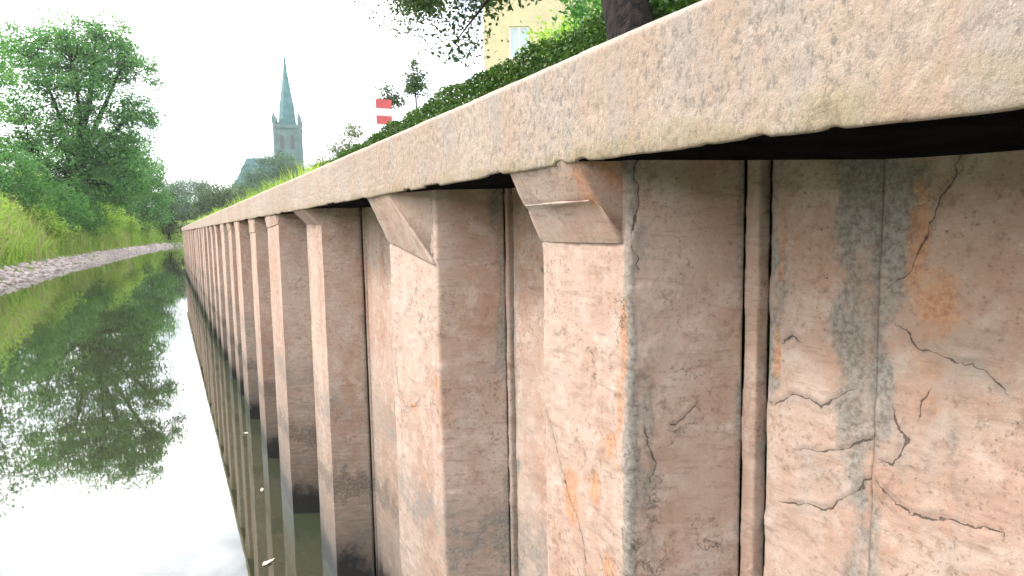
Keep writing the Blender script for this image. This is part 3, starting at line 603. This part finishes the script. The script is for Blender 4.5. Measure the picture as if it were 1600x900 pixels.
tree('slender_tree', 'little tree rising just behind the red and white board', 'tree', (10.3, 32, 1.96), [(10.16, 32, 8.5, .55, .42), (10.58, 32, 8.2, .42, .32)], 40, 26, .13, .17, M['leaf_dark'], .05, 93, fork=7.4)
tree('pale_bush', 'pale grey-green bush left of the red and white board', 'bush', (8.7, 34, 1.96), [(8.81, 34, 6.6, .7, .6), (8.29, 34, 5.9, .65, .5), (9.17, 34, 7.0, .4, .32), (8.6, 34, 4.6, 1.0, 1.0)], 90, 34, .14, .2, M['leaf_grey'], .06, 95)
tree('pale_bush', 'low pale bush at the far end of the hedge line', 'bush', (6.6, 33, 1.96), [(6.6, 33, 4.5, .6, .6), (7.2, 33, 4.9, .5, .5)], 50, 30, .14, .2, M['leaf_grey'], .05, 97)

# ------------------------------------------------------------------ navigation board
sg = empty('navigation_board', (6.25, 20, 1.965), 'red, white and red striped board on a post above the hedge', 'sign')
M['red'] = plain('sign_red', (.36, .06, .065), .45, .1, 4); M['white'] = plain('sign_white', (.5, .5, .52), .45, .04, 4); M['galv'] = plain('galvanised', (.42, .43, .44), .4, .15, 20, 0, .5, .8)
MB().tube([(6.22, 20.03, 1.9), (6.22, 20.03, 5.75)], [.035, .035], 10).build('post', M['galv'], sg, smooth=True)
bx, by = 6.22, 19.985
pl_ = MB().box(bx - .26, bx + .26, by, by + .012, 5.05, 5.83).build('board', M['white'], sg, bevel=.003)
MB().box(bx - .26, bx + .26, by - .004, by - .001, 5.55, 5.83).build('red_stripe', M['red'], pl_)
MB().box(bx - .26, bx + .26, by - .004, by - .001, 5.05, 5.32).build('red_stripe', M['red'], pl_)

# ------------------------------------------------------------------ yellow house
ho = empty('house', (14.65, 30, 1.965), 'pale yellow rendered house with white framed windows behind the garden trees', 'house')
ho.rotation_euler.z = R(-28)      # turned to face the garden corner
M['render'] = plain('yellow_render', (.41, .36, .23), .9, .06, 2); M['glass'] = NB('window_glass').bsdf((.30, .36, .40), .05, None, .6)
M['tile'] = plain('roof_tile', (.30, .12, .07), .8, .25, 6, .3); M['frame'] = plain('white_paint', (.8, .8, .78), .5, .03, 5)
hx0, hx1, hy0, hy1, hz1 = 14.65, 27, 30, 40, 16.2
WX = [(15.95, 16.95), (18.6, 19.6), (21.2, 22.2), (24, 25)]; WZ = [(3.2, 4.8), (6.7, 8.3), (10.3, 11.85), (13.7, 15.2)]
xs = [hx0] + [a for w in WX for a in w] + [hx1]; zs = [1.9] + [a for w in WZ for a in w] + [hz1]
mb = MB()
for a in range(len(xs) - 1):
    for c in range(len(zs) - 1):
        if a % 2 and c % 2: continue
        mb.add([(xs[a], hy0, zs[c]), (xs[a + 1], hy0, zs[c]), (xs[a + 1], hy0, zs[c + 1]), (xs[a], hy0, zs[c + 1])], [(0, 1, 2, 3)])
for a, bq in WX:
    for c, e in WZ:
        mb.add([(a, hy0, c), (bq, hy0, c), (bq, hy0 + .14, c), (a, hy0 + .14, c), (a, hy0, e), (bq, hy0, e), (bq, hy0 + .14, e), (a, hy0 + .14, e)], [(0, 1, 2, 3), (5, 4, 7, 6), (4, 0, 3, 7), (1, 5, 6, 2)])
mb.add([(hx0, hy0, 1.9), (hx0, hy0, hz1), (hx0, hy1, hz1), (hx0, hy1, 1.9), (hx1, hy0, 1.9), (hx1, hy0, hz1), (hx1, hy1, hz1), (hx1, hy1, 1.9)], [(0, 1, 2, 3), (7, 6, 5, 4), (2, 6, 7, 3)])
mb.build('wall', M['render'], ho)
for a, bq in WX:
    for c, e in WZ:
        w = MB().box(a, bq, hy0 + .10, hy0 + .16, c, c + .07).box(a, bq, hy0 + .10, hy0 + .16, e - .07, e).box(a, a + .07, hy0 + .10, hy0 + .16, c + .07, e - .07).box(bq - .07, bq, hy0 + .10, hy0 + .16, c + .07, e - .07).box((a + bq) / 2 - .035, (a + bq) / 2 + .035, hy0 + .10, hy0 + .16, c + .07, e - .07).build('window', M['frame'], ho)
        MB().box(a + .07, bq - .07, hy0 + .125, hy0 + .135, c + .07, e - .07).build('pane', M['glass'], w)
        MB().box(a - .05, bq + .05, hy0 - .06, hy0 - .002, c - .06, c).build('sill', M['frame'], w)
MB().add([(hx0 - .5, hy0 - .5, hz1), (hx1 + .5, hy0 - .5, hz1), (hx1 + .5, hy1 + .5, hz1), (hx0 - .5, hy1 + .5, hz1), (hx0 + 3, (hy0 + hy1) / 2, hz1 + 4), (hx1 - 3, (hy0 + hy1) / 2, hz1 + 4)],
         [(0, 1, 5, 4), (1, 2, 5), (2, 3, 4, 5), (3, 0, 4), (3, 2, 1, 0)]).build('roof', M['tile'], ho)

# ------------------------------------------------------------------ church
cx, cy = 36.6, 222; g0 = 2.7
ch = empty('church', (cx, cy, g0), 'stone church with a tall green copper spire rising behind the trees', 'church')
M['hazed_sandstone'] = plain('hazed_sandstone', (.07, .115, .11), .9, .25, .5); M['copper'] = plain('copper_patina', (.035, .105, .11), .7, .25, .6); M['slate'] = plain('green_slate', (.016, .065, .08), .7, .2, .8)  # church stone tinted teal: blue-green distance haze put into its colour
M['dark'] = plain('louvre_dark', (.05, .055, .06), .8)
w2 = 3.95
def rotbox(m, x0, x1, y0, y1, z0, z1, a=R(-14)):
    b = MB().box(x0, x1, y0, y1, z0, z1); ca, sa = math.cos(a), math.sin(a)
    return m.add([(cx + x * ca - y * sa, cy + x * sa + y * ca, z) for x, y, z in b.v], b.f)
def rot(P, a=R(-14)):
    ca, sa = math.cos(a), math.sin(a); return [(cx + x * ca - y * sa, cy + x * sa + y * ca, z) for x, y, z in P]
ztw = 36.0
tw = rotbox(MB(), -w2, w2, -w2, w2, g0 - .3, ztw).build('tower', M['hazed_sandstone'], ch)
for sx in (-1, 1):
    for sy in (-1, 1):
        rotbox(MB(), min(sx * w2, sx * (w2 + .25)) if sx < 0 else w2 - .6, -w2 + .6 if sx < 0 else w2 + .25, -w2 - .25 if sy < 0 else w2 - .6, -w2 + .6 if sy < 0 else w2 + .25, g0 - .3, ztw + .3).build('buttress', M['hazed_sandstone'], tw)
        c = (sx * (w2 - .1), sy * (w2 - .1)); P = [(c[0] + dx * .55, c[1] + dy * .55, ztw + .3) for dx, dy in ((-1, -1), (1, -1), (1, 1), (-1, 1))]
        P2 = [(x, y, ztw + 1.8) for x, y, z in P]
        MB().add(rot(P + P2 + [(c[0], c[1], ztw + 4.4)]), [(0, 1, 5, 4), (1, 2, 6, 5), (2, 3, 7, 6), (3, 0, 4, 7), (4, 5, 8), (5, 6, 8), (6, 7, 8), (7, 4, 8), (3, 2, 1, 0)]).build('pinnacle', M['hazed_sandstone'], ch)
rotbox(MB(), -w2 - .35, w2 + .35, -w2 - .35, w2 + .35, ztw - 1.2, ztw - .4).build('cornice', M['hazed_sandstone'], tw)
for s in (-1, 1):                                              # gabled parapets between the pinnacles
    for ax in (0, 1):
        P = [(-w2 + .8, s * (w2 - .15), ztw), (w2 - .8, s * (w2 - .15), ztw), (0, s * (w2 - .15), ztw + 3.0)]; Q = [(x, y - s * .5, z) for x, y, z in P]
        if ax: P = [(y, -x, z) for x, y, z in P]; Q = [(y, -x, z) for x, y, z in Q]
        MB().add(rot(P + Q), [(0, 1, 2), (5, 4, 3), (0, 2, 5, 3), (1, 4, 5, 2), (0, 3, 4, 1)]).build('gable', M['copper'], ch)
oct_ = lambda r, z: [(r * math.cos(R(22.5 + 45 * k)), r * math.sin(R(22.5 + 45 * k)), z) for k in range(8)]
rings = [(3.1, ztw - .5), (2.65, ztw + 2.5), (2.4, ztw + 7.0), (2.05, ztw + 8.2), (1.42, ztw + 12.5), (.70, ztw + 17.2), (.08, ztw + 24)]
v = [p for r, z in rings for p in oct_(r, z)]; f = [(i * 8 + k, i * 8 + (k + 1) % 8, (i + 1) * 8 + (k + 1) % 8, (i + 1) * 8 + k) for i in range(len(rings) - 1) for k in range(8)]
sp = MB().add(rot(v), f + [tuple(48 + k for k in range(8))]).build('spire', M['copper'], ch)
MB().tube(rot([(0, 0, ztw + 23.7), (0, 0, ztw + 25.2)]), [.1, .05], 6).build('finial', M['dark'], sp)
def lancet(x, zb, h, w, side):
    n_ = 6; P = [(x - w, zb), (x + w, zb)] + [(x + w * math.cos(a), zb + h + 1.3 * w * math.sin(a)) for a in np.linspace(0, math.pi, n_)]
    if side == 0: A = [(p, -w2 - .08, z) for p, z in P]; B = [(p, -w2 + .05, z) for p, z in P]
    else: A = [(-w2 - .08, -p, z) for p, z in P]; B = [(-w2 + .05, -p, z) for p, z in P]
    n_ = len(P); MB().add(rot(A + B), [tuple(range(n_))] + [(i, (i + 1) % n_, n_ + (i + 1) % n_, n_ + i) for i in range(n_)]).build('belfry_window', M['dark'], ch)
for side in (0, 1):
    for x in (-1.6, 1.6): lancet(x, 28.2, 3.6, .62, side)
    lancet(0, 20.5, 2.4, .5, side)
# nave
nx0, nx1 = -17.5, -w2; 
nv = rotbox(MB(), nx0, nx1, -2, 16, g0 - .3, 15).build('nave', M['hazed_sandstone'], ch)
P = [(nx0 - .4, -2.5, 15), (nx1 + .0, -2.5, 15), (nx1, 16.5, 15), (nx0 - .4, 16.5, 15), (nx0 + 3.5, 7, 26.3), (nx1, 7, 26.3)]
MB().add(rot(P), [(0, 1, 5, 4), (1, 2, 5), (2, 3, 4, 5), (3, 0, 4), (3, 2, 1, 0)]).build('nave_roof', M['slate'], ch)

# small white-roofed house between the far trees
ct = empty('cottage', (4.9, 140, 2.6), 'tiny white roofed house among the trees far down the canal', 'house')
MB().box(3.4, 6.4, 138, 143, 2.5, 7.2).build('wall', M['frame'], ct)
MB().add([(3.1, 137.6, 7.2), (6.7, 137.6, 7.2), (6.7, 143.4, 7.2), (3.1, 143.4, 7.2), (4.9, 137.6, 9.0), (4.9, 143.4, 9.0)], [(0, 1, 4), (2, 3, 5), (1, 2, 5, 4), (3, 0, 4, 5), (3, 2, 1, 0)]).build('roof', plain('pale_sheet_roof', (.62, .66, .66), .5, .05), ct)

# ------------------------------------------------------------------ floating leaves
for j, (x, y, s, a, lb) in enumerate([(.362, 3.48, .030, .4, 'pale fallen leaf floating on the dark water, nearest the camera'), (.46, 4.52, .022, 1.3, 'small pale leaf floating beside the foot of a pile'), (.50, 5.9, .024, 2.2, 'farthest pale leaf floating along the foot of the wall')]):
    P = [(-1, 0, .004), (-.5, .42, .012), (.2, .5, .008), (1, .05, .006), (.3, -.45, .012), (-.5, -.4, .006), (1.5, .1, .012)]; ca, sa = math.cos(a), math.sin(a)
    mb = MB().add([(x + s * (px * ca - py * sa), y + s * (px * sa + py * ca), pz) for px, py, pz in P], [(0, 5, 4, 3, 2, 1), (3, 6, 2)])
    o = mb.build('floating_leaf', plain('dry_leaf', (.62, .52, .38), .7, .2, 60)); tag(o, lb, 'leaf', 'leaves floating by the wall')
    sm = o.modifiers.new('thick', 'SOLIDIFY'); sm.thickness = .0008

# ------------------------------------------------------------------ haze
hz = MB().box(-680, 680, -280, 880, -2.4, 66).build('haze', None)
b = NB('haze_air'); b.t.nodes.remove(b.out); b.out = b.n('ShaderNodeOutputMaterial'); pv = b.n('ShaderNodeVolumePrincipled')
pv.inputs['Color'].default_value = (.93, .96, 1, 1); pv.inputs['Density'].default_value = .0003; pv.inputs['Anisotropy'].default_value = .3
b.l(pv.outputs[0], b.out.inputs['Volume']); hz.data.materials.append(b.m); tag(hz, 'pale summer haze over the canal', 'haze', kind='stuff')
